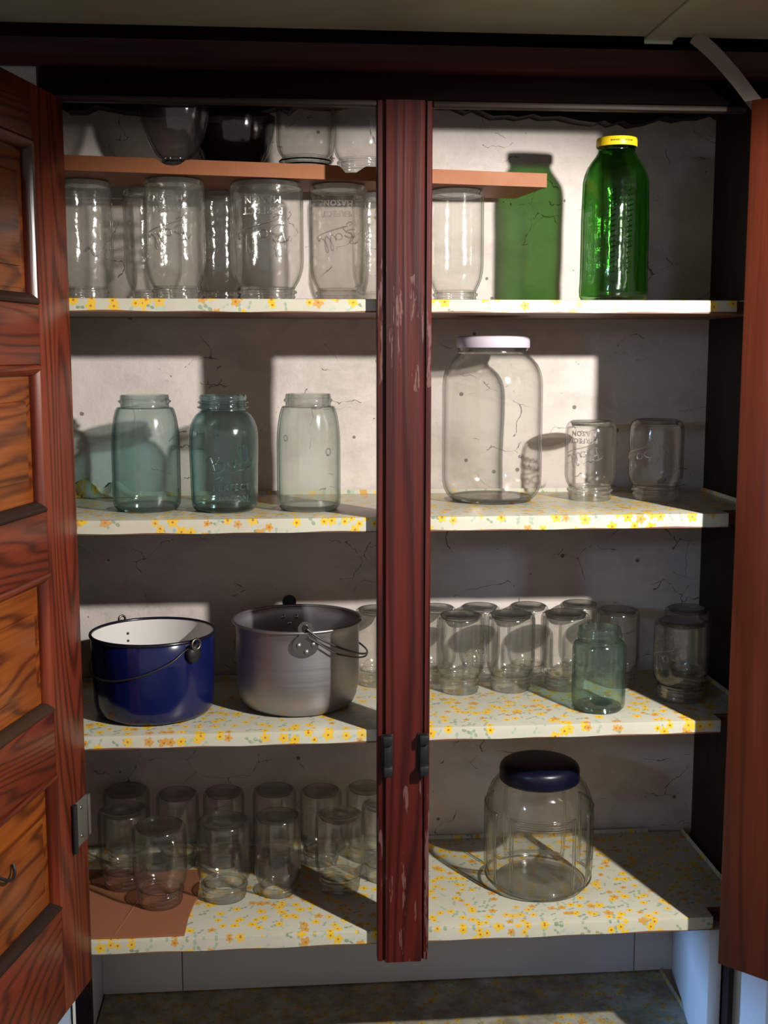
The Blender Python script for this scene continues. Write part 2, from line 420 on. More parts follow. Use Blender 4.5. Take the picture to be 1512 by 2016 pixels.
def rect_sweep(name, s0, s1, z0, z1, prof, mat, parent, cap=True, bottom=None):
    """Mitred rectangular frame: prof = [(inset, t)] swept round the rectangle; local x = s, y = t (out), z."""
    V, F = [], []
    for ins, t in prof:
        V += [(s0+ins, t, z0+ins), (s1-ins, t, z0+ins), (s1-ins, t, z1-ins), (s0+ins, t, z1-ins)]
    n = len(prof)
    for i in range(n-1):
        for k in range(4):
            F.append((4*i+k, 4*i+(k+1) % 4, 4*i+4+(k+1) % 4, 4*i+4+k))
    if cap: F.append(tuple(4*(n-1)+k for k in range(4)))
    else:
        for k in range(4): F.append((4*(n-1)+k, 4*(n-1)+(k+1) % 4, (k+1) % 4, k))
    bm = bmesh.new(); vv = [bm.verts.new(v) for v in V]
    for f in F:
        q = bm.faces.new([vv[i] for i in f])
        if bottom and {i % 4 for i in f} == {0, 1}: q.material_index = 1
        if bottom and {i % 4 for i in f} == {2, 3}: q.material_index = 2
    me = bm_mesh(name, bm, mat, True, 30)
    if bottom: me.materials.append(bottom[0]); me.materials.append(bottom[1])
    return link(name, me, parent)

# ------------------------------------------------------------------ setting: floor, walls, ceiling
def struct(o): o['kind'] = 'structure'; return o
struct(box('floor', -2.6, 2.6, -3.2, 0.6, -0.05, 0.0, M_floor, None, 0))
struct(box('ceiling', -2.6, 2.6, -2.2, 0.6, EYE+0.66, EYE+0.70, M_wall2, None, 0))
def wy(z):  # depth of the old stone wall: it leans back below the third shelf
    return 0.302 + 0.036*min(1, max(0, (-0.56-z)/0.25))
def back_wall():
    NX, NZ = 90, 120; x0, x1, z0, z1 = -0.42, 0.76, -1.2, 0.43
    from mathutils import noise
    V = []; F = []
    for j in range(NZ+1):
        z = z0+(z1-z0)*j/NZ
        for i in range(NX+1):
            x = x0+(x1-x0)*i/NX
            d = noise.fractal(Vector((x*5, z*5, 1.7)), 0.9, 2.0, 4)*0.006 + noise.noise(Vector((x*2, z*2.4, 9)))*0.004
            V.append((x, wy(z)+max(-0.002, d+0.002), EYE+z))
    for j in range(NZ):
        for i in range(NX):
            a = j*(NX+1)+i; F.append((a, a+1, a+NX+2, a+NX+1))
    return link('wall_back', mesh('wall_back', V, F, M_wall, True))
struct(back_wall())
struct(extrude_poly('wall_left', [(-2.6, -0.014), (-0.325, -0.014), (-0.325, 0.0), (-0.41, 0.0), (-0.41, 0.36), (-2.6, 0.36)], 'Z', 0, EYE+0.66, M_wall2))
struct(extrude_poly('wall_right', [(0.690, -0.014), (2.6, -0.014), (2.6, 0.36), (0.746, 0.36), (0.746, -0.002), (0.690, -0.002)], 'Z', 0, EYE+0.66, M_wall2))
struct(extrude_poly('trim_1', [(0.690, -0.0145), (0.728, -0.052), (0.80, -0.052), (0.80, -0.0145)], 'Z', 0, EYE-0.925, M_white, None, 0.001))
struct(box('wall_upper', -0.325, 0.690, 0.02, 0.36, EYE+0.43, EYE+0.66, M_wall2, None, 0.0))

# ------------------------------------------------------------------ the built-in cupboard
cup = empty('cupboard', (0.18, 0, 0), label='built-in pine cupboard with open doors and flowered shelf paper', cat='cupboard')
cup_off = Vector((-0.18, 0, 0))
def cpart(o):
    o.parent = cup; o.location = o.location + cup_off; return o
# face frame
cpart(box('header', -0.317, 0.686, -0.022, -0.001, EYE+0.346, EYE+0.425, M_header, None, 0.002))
cpart(box('header_lip', -0.30, 0.1328, -0.0225, -0.004, EYE+0.3375, EYE+0.3455, M_lip, None, 0.0025))
cpart(box('header_lip', 0.2105, 0.655, -0.0225, -0.004, EYE+0.3375, EYE+0.3455, M_lip, None, 0.0025))
mp = [(-0.0225, 0.380), (-0.034, 0.383), (-0.042, 0.392), (-0.046, 0.404), (-0.050, 0.412), (-0.022, 0.414)]
cpart(extrude_poly('crown_moulding', [(y, EYE+z) for y, z in mp], 'X', -0.75, 1.0, M_mould, None, 0.0008))
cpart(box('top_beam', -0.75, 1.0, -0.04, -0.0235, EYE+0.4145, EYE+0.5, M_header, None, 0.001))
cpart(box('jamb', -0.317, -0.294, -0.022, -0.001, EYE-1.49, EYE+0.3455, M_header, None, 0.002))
cpart(box('jamb', 0.6780, 0.6865, -0.026, -0.001, EYE-1.49, EYE+0.3455, M_dark, None, 0.001))
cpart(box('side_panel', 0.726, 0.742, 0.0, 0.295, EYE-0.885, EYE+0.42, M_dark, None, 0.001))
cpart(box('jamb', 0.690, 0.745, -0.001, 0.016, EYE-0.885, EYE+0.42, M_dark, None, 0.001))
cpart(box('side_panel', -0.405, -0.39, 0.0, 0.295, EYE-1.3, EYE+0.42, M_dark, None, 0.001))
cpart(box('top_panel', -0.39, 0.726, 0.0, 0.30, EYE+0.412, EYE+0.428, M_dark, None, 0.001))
# crumbling plaster edge at the top, coloured dark for the header's shadow
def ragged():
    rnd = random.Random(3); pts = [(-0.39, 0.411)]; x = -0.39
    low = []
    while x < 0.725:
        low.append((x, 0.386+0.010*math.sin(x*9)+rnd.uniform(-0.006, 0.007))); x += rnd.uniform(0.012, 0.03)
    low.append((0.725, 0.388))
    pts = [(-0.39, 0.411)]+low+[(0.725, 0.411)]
    o = extrude_poly('ragged_shade_edge', [(a, EYE+b) for a, b in pts], 'Y', 0.262, 0.299, M_dark, None, 0)
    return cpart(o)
ragged()
# mullion between the two bays with rebated edges
mx0, mx1 = 0.1328, 0.2101
mpts = [(mx0, -0.001), (mx0, -0.0185), (mx0+0.0015, -0.020), (mx0+0.0075, -0.020), (mx0+0.0085, -0.0165), (mx0+0.0105, -0.0165),
        (mx0+0.0112, -0.0235), (mx0+0.0125, -0.025)]
mpts = mpts+[(mx0+mx1-x, y) for x, y in mpts[::-1]]
mul = cpart(extrude_poly('mullion', mpts, 'Z', EYE-0.909, EYE+0.3455, M_frame, None, 0.0))
def catch(x, side):
    c = box('catch', x-0.0085, x+0.0085, -0.0285, -0.0245, EYE-0.610, EYE-0.552, M_catch, None, 0.001); cpart(c)
    bm = bmesh.new()
    add_box(bm, x-0.0065, x+0.0065, -0.040, -0.0275, EYE-0.566, EYE-0.552, 0.0015)
    add_box(bm, x-0.0055, x+0.0055, -0.034, -0.0275, EYE-0.598, EYE-0.566, 0.0015)
    o = link('catch_body', bm_mesh('catch_body', bm, M_catch, True)); o.parent = c
    o = box('catch_arm', x-0.0065-0.006*side*0, x+0.0065, -0.044, -0.0265, EYE-0.6125, EYE-0.597, M_black, None, 0.002); o.parent = c
catch(0.1470, -1); catch(0.2000, 1)

# shelves: pine board (part) with floral paper (sub-part)
SZ = [0.0776, -0.2346, -0.5526, -0.8696]
def shelf(z, t, yf, yb, xl=-0.385, xr=0.6595, xr2=0.7225, paper=None):
    pts = [(xl, yf), (xr, yf), (xr, yf+0.03), (xr2, yf+0.032), (xr2, yb), (xl, yb)]
    b = extrude_poly('shelf', pts, 'Z', EYE+z-t, EYE+z-0.0009, M_under, None, 0.0); cpart(b)
    # paper: top skin, folded front lip, upturned back and side
    e = 0.0007; V = []; F = []
    NS = 40
    rnd = random.Random(int(abs(z)*1000))
    rows = [(-t+0.0015, yf-e), (-0.0025, yf-e), (-0.0006, yf-e*0.6), (0.0, yf+0.0015), (0.0, yf+0.10), (0.0, yf+0.2), (0.0, yb-0.004), (0.0065, yb-0.0015)]
    for i in range(NS+1):
        x = xl+(xr-xl)*i/NS
        lo = 0.0008*math.sin(i*1.3+z*9)+0.0006*math.sin(i*0.37)
        for k, (dz, y) in enumerate(rows):
            V.append((x, y, EYE+z+dz+(lo if k == 0 else 0)))
    m = len(rows)
    for i in range(NS):
        for k in range(m-1):
            a = i*m+k; F.append((a, a+m, a+m+1, a+1))
    n0 = len(V)   # the strip beside the jamb and its upturned end
    for (x, dz) in ((xr, 0), (xr2-0.003, 0), (xr2, 0.006)):
        for y in (yf+0.032, yb-0.004): V.append((x, y, EYE+z+dz))
    F += [(n0, n0+2, n0+3, n0+1), (n0+2, n0+4, n0+5, n0+3)]
    p = link('shelf_paper', mesh('shelf_paper', V, F, paper or M_floral, True, 40)); p.parent = b
    return b
s1 = shelf(SZ[0], 0.0190, 0.0, 0.298)
s2 = shelf(SZ[1], 0.0215, 0.0, 0.298)
s3 = shelf(SZ[2], 0.0205, 0.0, 0.298)
s4 = shelf(SZ[3], 0.0215, 0.0, 0.336)
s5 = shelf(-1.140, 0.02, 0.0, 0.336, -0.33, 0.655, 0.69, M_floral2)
# crumpled paper curling up the wall behind the first aqua jar
def curl():
    V, F = [], []; N = 16
    for i in range(N+1):
        x = -0.345+0.10*i/N
        for k in range(6):
            t = k/5
            V.append((x, 0.297-0.03*(1-t)**1.6+0.003*math.sin(i*1.1), EYE+SZ[1]+0.001+0.026*t*(0.75+0.3*math.sin(i*0.7))*(1-max(0, (i-10))/9)))
    for i in range(N):
        for k in range(5): F.append((i*6+k, i*6+6+k, i*6+7+k, i*6+k+1))
    o = link('curled_paper', mesh('curled_paper', V, F, M_floral, True)); o.parent = s2
curl()
# lower carcass: white painted side board splaying towards the back, planked back
def prism(name, q, z0, z1, mat): return cpart(extrude_poly(name, q, 'Z', EYE+z0, EYE+z1, mat, None, 0.001))
prism('lower_side_board', [(0.6555, 0.001), (0.6765, 0.001), (0.728, 0.335), (0.712, 0.335)], -1.49, -0.892, M_white)
prism('lower_side_board', [(-0.345, 0.001), (-0.333, 0.001), (-0.333, 0.335), (-0.345, 0.335)], -1.49, -0.892, M_white)
for a, b in ((-0.333, -0.1925), (-0.191, 0.638), (0.6395, 0.711)):
    cpart(box('back_plank', a, b, 0.328, 0.3365, EYE-1.138, EYE-0.893, M_greyb, None, 0.0012))

# ------------------------------------------------------------------ doors (local: x = along the door from the hinge edge, y = out of the inner face, z)
def door(loc, dirv, nrm, zb, zt, stile_m, rail_m, panel_m, bead_m, panels, W=0.47, name='door', st=0.097):
    """zb/zt bottom and top, measured from the eye; panels = [(z0, z1)] openings."""
    d = empty(name, (0, 0, 0)); d.parent = cup
    n = Vector(nrm).normalized(); x = Vector(dirv).normalized(); zv = Vector((0, 0, 1))
    M = Matrix((x, n, zv)).transposed().to_4x4(); M.translation = Vector(loc)+cup_off+Vector((0, 0, EYE))
    d.matrix_local = M
    T = 0.024
    for a, b in ((0, st), (W-st, W)):
        bm = bmesh.new(); add_box(bm, a, b, -T, 0, zb, zt, 0.0015)
        o = link('stile', bm_mesh('stile', bm, stile_m, True), d)
    ps = sorted(panels); edges = [zb]
    for z0, z1 in ps: edges += [z0, z1]
    edges.append(zt)
    for k in range(0, len(edges), 2):
        bm = bmesh.new(); add_box(bm, st+0.0003, W-st-0.0003, -T, -0.0003, edges[k], edges[k+1], 0.001)
        link('rail', bm_mesh('rail', bm, rail_m, True), d)
    for z0, z1 in ps:
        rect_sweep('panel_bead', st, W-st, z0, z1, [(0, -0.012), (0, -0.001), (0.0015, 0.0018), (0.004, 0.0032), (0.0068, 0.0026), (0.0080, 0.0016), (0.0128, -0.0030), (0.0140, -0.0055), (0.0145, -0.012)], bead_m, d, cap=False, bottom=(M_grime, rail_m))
        rect_sweep('panel', st+0.0125, W-st-0.0125, z0+0.0125, z1-0.0125, [(0, -0.017), (0, -0.0115), (0.007, -0.0115), (0.0075, -0.0105), (0.033, -0.0062), (0.0336, -0.0018), (0.036, -0.0006)], panel_m, d, cap=True)
    return d
a_ = math.radians(13.2)
PL = [(0.063, 0.269), (-0.205, -0.013), (-0.475, -0.286), (-0.756, -0.561)]
dl = door((-0.2885, -0.030, 0), (-math.sin(a_), -math.cos(a_), 0), (math.cos(a_), -math.sin(a_), 0), -0.910, 0.338, M_stile, M_rail, M_panel, M_bead, PL)
b_ = math.radians(44)
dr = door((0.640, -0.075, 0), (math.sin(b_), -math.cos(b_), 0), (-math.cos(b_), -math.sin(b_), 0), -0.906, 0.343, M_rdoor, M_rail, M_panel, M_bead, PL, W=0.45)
# butt hinge on the left door
def hinge(d, z0, z1):
    h = link('hinge', None, d) if False else None
    bm = bmesh.new(); add_box(bm, 0.004, 0.050, 0.0002, 0.0022, z0, z1, 0.0006)
    h = link('hinge', bm_mesh('hinge', bm, M_chrome, True), d)
    bm = bmesh.new(); add_tube(bm, [(0.0535, 0.004, z0-0.002), (0.0535, 0.004, z1+0.002)], 0.0042, 12)
    o = link('hinge_pin', bm_mesh('hinge_pin', bm, M_black, True), None); o.parent = h
    bm = bmesh.new(); add_box(bm, -0.0035, 0.0035, 0.001, 0.0045, z0+0.004, z1-0.002, 0.0008)
    o = link('hinge_leaf', bm_mesh('hinge_leaf', bm, M_chrome, True), None); o.parent = h
    for zz in (z0+0.012, z1-0.012):
        me = lathe('screw', [(0, 0.0016), (0.0022, 0.0012), (0.003, 0.0)], M_iron, 12)
        o = link('screw', me); o.parent = h; o.location = (0.026, 0.0022, zz); o.rotation_euler = (-PI/2, 0, 0)
hinge(dl, -0.692, -0.626)
# little iron hook latch screwed to the lowest panel of the left door
bm = bmesh.new(); add_tube(bm, smooth_path([(0.282, 0.004, -0.626), (0.268, 0.009, -0.636), (0.255, 0.009, -0.640), (0.243, 0.006, -0.636), (0.239, 0.002, -0.628)], 5), 0.0022, 8)
link('hook_latch', bm_mesh('hook_latch', bm, M_black, True), dl)

# ------------------------------------------------------------------ duct overhead
duct = empty('duct', (0.2, -0.45, EYE+0.42), label='dull galvanised sheet metal duct running above the cupboard', cat='duct')
def dpart(o): o.parent = duct; o.location = o.location-Vector((0.2, -0.45, EYE+0.42)); return o
dpart(box('duct_body', -1.3, 1.5, -0.80, -0.082, EYE+0.420, EYE+0.62, M_galv, None, 0.003))
def cleat():
    x0, x1 = 0.487, 0.527
    bm = bmesh.new()
    add_box(bm, x0, x1, -0.80, -0.079, EYE+0.4165, EYE+0.4198, 0.0006)
    o = link('duct_joint', bm_mesh('duct_joint', bm, M_galv, True)); dpart(o)
    bm = bmesh.new(); add_box(bm, x0+0.0005, x1-0.0005, -0.0788, -0.0768, EYE+0.4125, EYE+0.424, 0.0006)
    t = link('folded_tab', bm_mesh('folded_tab', bm, M_galv, True)); dpart(t)
cleat()
def strap():
    p = [(0.548, -0.10, 0.4185), (0.575, -0.092, 0.402), (0.60, -0.081, 0.385), (0.625, -0.068, 0.367), (0.645, -0.054, 0.353), (0.660, -0.046, 0.342), (0.676, -0.042, 0.330)]
    p = smooth_path(p, 4); V, F = [], []
    for i, q in enumerate(p):
        d = (p[min(i+1, len(p)-1)]-p[max(i-1, 0)]).normalized()
        wv = Vector((d.z, 0.25, -d.x)).normalized()*(-0.0095); nn = d.cross(wv).normalized()*0.0008
        for s, k in ((1, 1), (-1, 1), (-1, -1), (1, -1)): V.append(Vector((q.x, q.y, EYE+q.z))+wv*s+nn*k)
    for i in range(len(p)-1):
        for k in range(4): F.append((4*i+k, 4*i+(k+1) % 4, 4*i+4+(k+1) % 4, 4*i+4+k))
    dpart(link('hanger_strap', mesh('hanger_strap', V, F, M_strap)))
strap()

# ------------------------------------------------------------------ jars
def jar_profiles(R, H, kind):
    """Outer profile (fractions) as base, body and neck; wall t. Returns three closed lists of (r, z)."""
    P = {
     'shoulder': dict(body=[(0.93, 0.022), (0.985, 0.05), (1.0, 0.10), (1.0, 0.35), (1.0, 0.58), (0.985, 0.66), (0.955, 0.74), (0.915, 0.81), (0.86, 0.865), (0.83, 0.885)],
                      neck=[(0.83, 0.885), (0.80, 0.893), (0.715, 0.897), (0.705, 0.905), (0.705, 0.925), (0.765, 0.94), (0.765, 0.950), (0.712, 0.960), (0.705, 0.985), (0.69, 1.0)]),
     'round': dict(body=[(0.90, 0.02), (0.945, 0.05), (0.965, 0.10), (0.98, 0.30), (1.0, 0.55), (1.0, 0.63), (0.985, 0.69), (0.945, 0.745), (0.88, 0.79), (0.79, 0.83), (0.69, 0.855), (0.645, 0.868)],
                      neck=[(0.645, 0.868), (0.64, 0.88), (0.745, 0.890), (0.755, 0.898), (0.68, 0.908), (0.660, 0.92), (0.73, 0.932), (0.73, 0.942), (0.665, 0.952), (0.665, 0.965), (0.69, 0.973), (0.675, 0.988), (0.655, 1.0)]),
     'quart': dict(body=[(0.90, 0.008), (0.965, 0.02), (1.0, 0.05), (1.0, 0.2), (1.0, 0.5), (1.0, 0.66), (0.985, 0.72), (0.94, 0.78), (0.87, 0.83), (0.80, 0.865), (0.765, 0.885)],
                      neck=[(0.765, 0.885), (0.745, 0.897), (0.745, 0.905), (0.80, 0.913), (0.81, 0.922), (0.80, 0.93), (0.75, 0.937), (0.74, 0.95), (0.765, 0.958), (0.765, 0.966), (0.74, 0.975), (0.73, 0.99), (0.715, 1.0)]),
     'pint': dict(body=[(0.86, 0.010), (0.94, 0.025), (0.99, 0.06), (1.0, 0.10), (1.0, 0.3), (1.0, 0.62), (0.985, 0.68), (0.94, 0.735), (0.87, 0.78), (0.82, 0.80)],
                      neck=[(0.82, 0.80), (0.80, 0.815), (0.80, 0.825), (0.865, 0.835), (0.875, 0.848), (0.86, 0.858), (0.80, 0.868), (0.79, 0.885), (0.825, 0.898), (0.825, 0.910), (0.79, 0.925), (0.79, 0.945), (0.82, 0.955), (0.81, 0.968), (0.785, 0.98), (0.775, 1.0)]),
     'half': dict(body=[(0.82, 0.010), (0.90, 0.03), (0.97, 0.08), (1.0, 0.15), (1.0, 0.4), (1.0, 0.68), (0.985, 0.72), (0.94, 0.775), (0.88, 0.81), (0.85, 0.825)],
                      neck=[(0.85, 0.825), (0.84, 0.84), (0.84, 0.855), (0.90, 0.866), (0.905, 0.88), (0.89, 0.89), (0.84, 0.90), (0.83, 0.915), (0.86, 0.928), (0.86, 0.94), (0.83, 0.955), (0.83, 0.985), (0.81, 1.0)]),
     'squat': dict(body=[(0.90, 0.015), (0.965, 0.04), (0.99, 0.075), (1.0, 0.14), (1.0, 0.5), (1.0, 0.745), (0.99, 0.775), (0.965, 0.80), (0.93, 0.82), (0.88, 0.832)],
                      neck=[(0.88, 0.832), (0.81, 0.838), (0.805, 0.85), (0.805, 0.885), (0.835, 0.90), (0.84, 0.915), (0.81, 0.93), (0.80, 0.96), (0.79, 0.985), (0.77, 1.0)]),
     'gallon': dict(body=[(0.84, 0.018), (0.90, 0.035), (0.965, 0.075), (0.995, 0.12), (1.0, 0.16), (1.0, 0.45), (1.0, 0.715), (0.985, 0.76), (0.95, 0.80), (0.885, 0.838), (0.80, 0.868), (0.73, 0.888), (0.70, 0.90)],
                      neck=[(0.70, 0.90), (0.69, 0.91), (0.69, 0.925), (0.715, 0.935), (0.715, 0.943), (0.69, 0.952), (0.685, 1.0)]),
    }[kind]
    t = 0.0026 if R < 0.06 else 0.0032
    fl = 0.0065
    body = [(r*R, z*H) for r, z in P['body']]; neck = [(r*R, z*H) for r, z in P['neck']]
    b0 = body[0]
    inner = [(max(r-t, 0.002), z) for r, z in body]
    inner[0] = (body[0][0]-t*1.2, max(body[0][1], fl)+0.0012)
    inner[1] = (body[1][0]-t*1.1, max(body[1][1], fl+0.003))
    base = [(0, 0.0035), (b0[0]*0.55, 0.0028), (b0[0]*0.82, 0.0012), (b0[0]*0.93, 0.0), b0, inner[0], (b0[0]*0.7, fl-0.0005), (b0[0]*0.3, fl+0.0016), (0, fl+0.002)]
    bodyc = body+inner[::-1]
    ni = [(r-t*0.9 if i else neck[0][0]-t, z) for i, (r, z) in enumerate(neck)]
    rmin = min(r for r, z in ni)
    ni = [ni[0]]+[(rmin+(r-rmin)*0.12, z) for r, z in ni[1:]]
    neckc = neck+ni[::-1]
    return base, bodyc, neckc
_cache = {}
def jar_meshes(kind, R, H, g, inv):
    key = (kind, R, H, g, inv)
    if key not in _cache:
        ba, bo, ne = jar_profiles(R, H, kind); fl = H if inv else None
        wl, th, hv = G[g][:3]
        _cache[key] = (lathe('jar_base', ba, hv, 48, None, fl, 60), lathe('jar_body', bo, wl, 48, None, fl, 60), lathe('jar_neck', ne, th, 48, None, fl, 60))
    return _cache[key]

# embossed lettering wrapped round the glass
def script_word():
    ln = [
     [(-0.02, 0.50), (0.10, 0.62), (0.27, 0.64), (0.33, 0.53), (0.24, 0.42), (0.12, 0.36), (0.27, 0.35), (0.35, 0.22), (0.27, 0.08), (0.12, 0.02), (-0.02, 0.07)],
     [(0.16, 0.66), (0.12, 0.40), (0.06, 0.10), (0.02, 0.0)],
     [(0.60, 0.30), (0.52, 0.34), (0.44, 0.26), (0.43, 0.12), (0.51, 0.06), (0.60, 0.17), (0.64, 0.33), (0.63, 0.12), (0.70, 0.06), (0.82, 0.34), (0.91, 0.62), (0.88, 0.71), (0.82, 0.56), (0.80, 0.20), (0.86, 0.06), (0.99, 0.34), (1.08, 0.64), (1.05, 0.73), (0.99, 0.58), (0.96, 0.20), (1.02, 0.06), (1.12, 0.14)],
     [(1.12, 0.14), (1.10, -0.05), (0.9, -0.12), (0.5, -0.14), (0.1, -0.16), (-0.08, -0.24), (0.02, -0.30), (0.12, -0.24)]]
    rot = math.radians(22); c, s = math.cos(rot), math.sin(rot)
    res = []
    for l in ln:
        l = smooth_path([((x-0.55), (y-0.25)*0.95, 0) for x, y in l], 5)
        res.append([(p.x*c-p.y*s, p.x*s+p.y*c) for p in l])
    return res
SCRIPT = script_word()
def font_mesh(txt, size, ext):
    cu = bpy.data.curves.new('t', 'FONT'); cu.body = txt; cu.size = size; cu.extrude = ext; cu.align_x = 'CENTER'; cu.resolution_u = 2
    cu.bevel_depth = size*0.02; cu.space_character = 1.12
    ob = bpy.data.objects.new('t', cu); C.objects.link(ob)
    dg = bpy.context.evaluated_depsgraph_get(); ev = ob.evaluated_get(dg); me = ev.to_mesh()
    V = [tuple(v.co) for v in me.vertices]; F = [tuple(p.vertices) for p in me.polygons]
    ev.to_mesh_clear(); bpy.data.objects.remove(ob); bpy.data.curves.remove(cu)
    return V, F
_fm = {}
def emboss(R, H, phi, g, inv, zs=0.48, zt=(0.245, 0.155), width=0.0, words=True, script=True):
    """phi: bearing of the lettering from the front (-Y), positive towards +X."""
    k = R/0.052; Wd = 0.064*k
    if inv: phi = -phi
    bm = bmesh.new(); sgn = 1
    def mp(u, v, d):
        th = -PI/2+phi+u/R
        return Vector(((R+d)*math.cos(th), (R+d)*math.sin(th), v))
    if script:
        for l in SCRIPT:
            add_tube(bm, [mp(u*Wd, zs*H+v*Wd*0.62, 0.0003) for u, v in l], 0.00115*k, 6)
    if words:
        for txt, zz, sz in (('PERFECT', zt[0], 0.0136), ('MASON', zt[1], 0.0140)):
            if txt not in _fm: _fm[txt] = font_mesh(txt, 1.0, 0.05)
            V, F = _fm[txt]
            vv = [bm.verts.new(mp(x*sz*k, zz*H+(y-0.35)*sz*k, z*sz*k*0.9+0.0003)) for x, y, z in V]
            for f in F:
                try: bm.faces.new([vv[i] for i in f])
                except ValueError: pass
    if inv:
        for v in bm.verts: v.co = Vector((-v.co.x, v.co.y, H-v.co.z))
    return bm_mesh('embossed_lettering', bm, G[g][3], True, 40)

def jar(x, y, z, kind, R, H, g, inv, label, cat='jar', group=None, rz=None, emb=None, name='glass_jar'):
    root = empty(name, (x, y, EYE+z), label=label, cat=cat, group=group)
    for me, n in zip(jar_meshes(kind, R, H, g, inv), ('jar_base', 'jar_body', 'jar_neck')):
        o = link(n, me, root); o.rotation_euler = (0, 0, random.uniform(0, 6.28) if rz is None else rz)
    if emb is not None: link('embossed_lettering', emb, root)
    return root

S1, S2, S3, S4 = [q+0.0006 for q in SZ]     # things stand on the paper
Q = 0.172
grp1 = 'upturned clear jars on the top shelf'
t1 = 'upturned clear glass jar on the top shelf '
def eq(R, phi, zs=0.47, zt=(0.27, 0.18)): return emboss(R, Q, phi, 'dusty', True, zs, zt)
for (x, y, R, lab, em) in (
    (-0.286, 0.110, 0.0395, t1+'against the left door', None),
    (-0.198, 0.195, 0.0440, t1+'at the back beside the left door', None),
    (-0.154, 0.082, 0.0440, t1+'with script lettering, near the left door', eq(0.0440, -0.15)),
    (-0.095, 0.210, 0.0350, 'narrow upturned clear jar on the top shelf, set back left of the widest jar', None),
    (-0.021, 0.102, 0.0540, 'widest upturned clear jar on the top shelf, faint script lettering', eq(0.0540, -0.1)),
    (0.086, 0.122, 0.0440, t1+'with bold lettering beside the centre post', eq(0.0440, -0.05)),
    (0.152, 0.215, 0.0395, t1+'half hidden behind the centre post', None),
    (0.269, 0.160, 0.0436, 'smooth upturned clear jar on the top shelf, right of the centre post', None)):
    jar(x, y, S1, 'quart', R, Q, 'clear' if x > 0.2 else 'dusty', True, lab, 'jar', grp1, None, em)

# green water bottle: rounded-square body, yellow cap
def green_bottle():
    R, H = 0.0475, 0.2400
    root = empty('water_bottle', (0.498, 0.081, EYE+S1), 0.45, label='tall green glass bottle with yellow cap on the top shelf', cat='bottle')
    pts = [(0.86, 0.004), (0.97, 0.014), (1.02, 0.035), (1.035, 0.07), (1.02, 0.12), (1.0, 0.2), (1.0, 0.5), (1.0, 0.735), (0.97, 0.775), (0.90, 0.815), (0.79, 0.85), (0.67, 0.88), (0.59, 0.905), (0.57, 0.918)]
    nk = [(0.57, 0.918), (0.565, 0.928), (0.605, 0.935), (0.61, 0.941), (0.565, 0.948), (0.56, 0.985)]
    def rad(th, r, z):
        k = min(1.0, max(0.0, (0.80-z/H)/0.12))
        c, s = abs(math.cos(th)), abs(math.sin(th)); n = 3.0
        q = 1/((c**n+s**n)**(1/n))
        return r*(1+(q*0.93-1)*k) + (0.0007*math.cos(th*24) if 0.13 < z/H < 0.72 else 0)*k
    t = 0.003
    out = [(r*R, z*H) for r, z in pts]
    body = [(0, 0.008)]+[(0.5*R, 0.006), (0.8*R, 0.0005)]+out+[(r-t, max(z, 0.009)) for r, z in out[::-1]]+[(0.5*R, 0.011), (0, 0.011)]
    link('bottle_body', lathe('bottle_body', body, G['green'][0], 72, rad, None, 60), root)
    o2 = [(r*R, z*H) for r, z in nk]; neck = o2+[(r-t, z) for r, z in o2[::-1]]
    link('bottle_neck', lathe('bottle_neck', neck, G['green'][1], 48, None, None, 60), root)
    bm = bmesh.new()
    for col, th in enumerate((-2.33, -1.80)):
        for k in range(17):
            z = H*(0.17+0.031*k); rr = rad(th, R, z)+0.0004
            c = Vector((rr*math.cos(th), rr*math.sin(th), z))
            add_tube(bm, [c+Vector((-math.sin(th), math.cos(th), 0.4))*a for a in (-0.0035, 0, 0.0035)], 0.0012, 6)
    link('embossed_marks', bm_mesh('embossed_marks', bm, G['green'][3], True), root)
    lp = [(0, 0.0135), (0.026, 0.0135), (0.0292, 0.0125), (0.0302, 0.0095), (0.0302, 0.0012), (0.0296, 0.0), (0.0285, 0.0012), (0.0285, 0.011), (0, 0.012)]
    cap = link('cap', lathe('cap', lp, M_lidy, 56), root, (0, 0, H*0.985-0.0105)); cap['label'] = 'bright yellow tin cap'
    bm = bmesh.new()    # two faint printed words on the cap, too small to read
    for th0 in (-2.55, -1.85):
        for k in range(6):
            th = th0+k*0.075; hh = (0.0026, 0.0018, 0.0022, 0.0017, 0.0025, 0.002)[k]
            p = Vector((0.0303*math.cos(th), 0.0303*math.sin(th), 0.0066)); tn = Vector((-math.sin(th), math.cos(th), 0))
            nn = Vector((math.cos(th), math.sin(th), 0))*0.00015
            q = [p+nn-tn*0.0007-Vector((0, 0, hh/2)), p+nn+tn*0.0007-Vector((0, 0, hh/2)), p+nn+tn*0.0007+Vector((0, 0, hh/2)), p+nn-tn*0.0007+Vector((0, 0, hh/2))]
            vv = [bm.verts.new(a) for a in q]+[bm.verts.new(a-nn*4) for a in q]
            bm.faces.new(vv[:4]); bm.faces.new(vv[4:][::-1])
            for i in range(4): bm.faces.new((vv[i], vv[4+i], vv[4+(i+1) % 4], vv[(i+1) % 4]))
    o = link('cap_print', bm_mesh('cap_print', bm, M_print)); o.parent = cap
green_bottle()

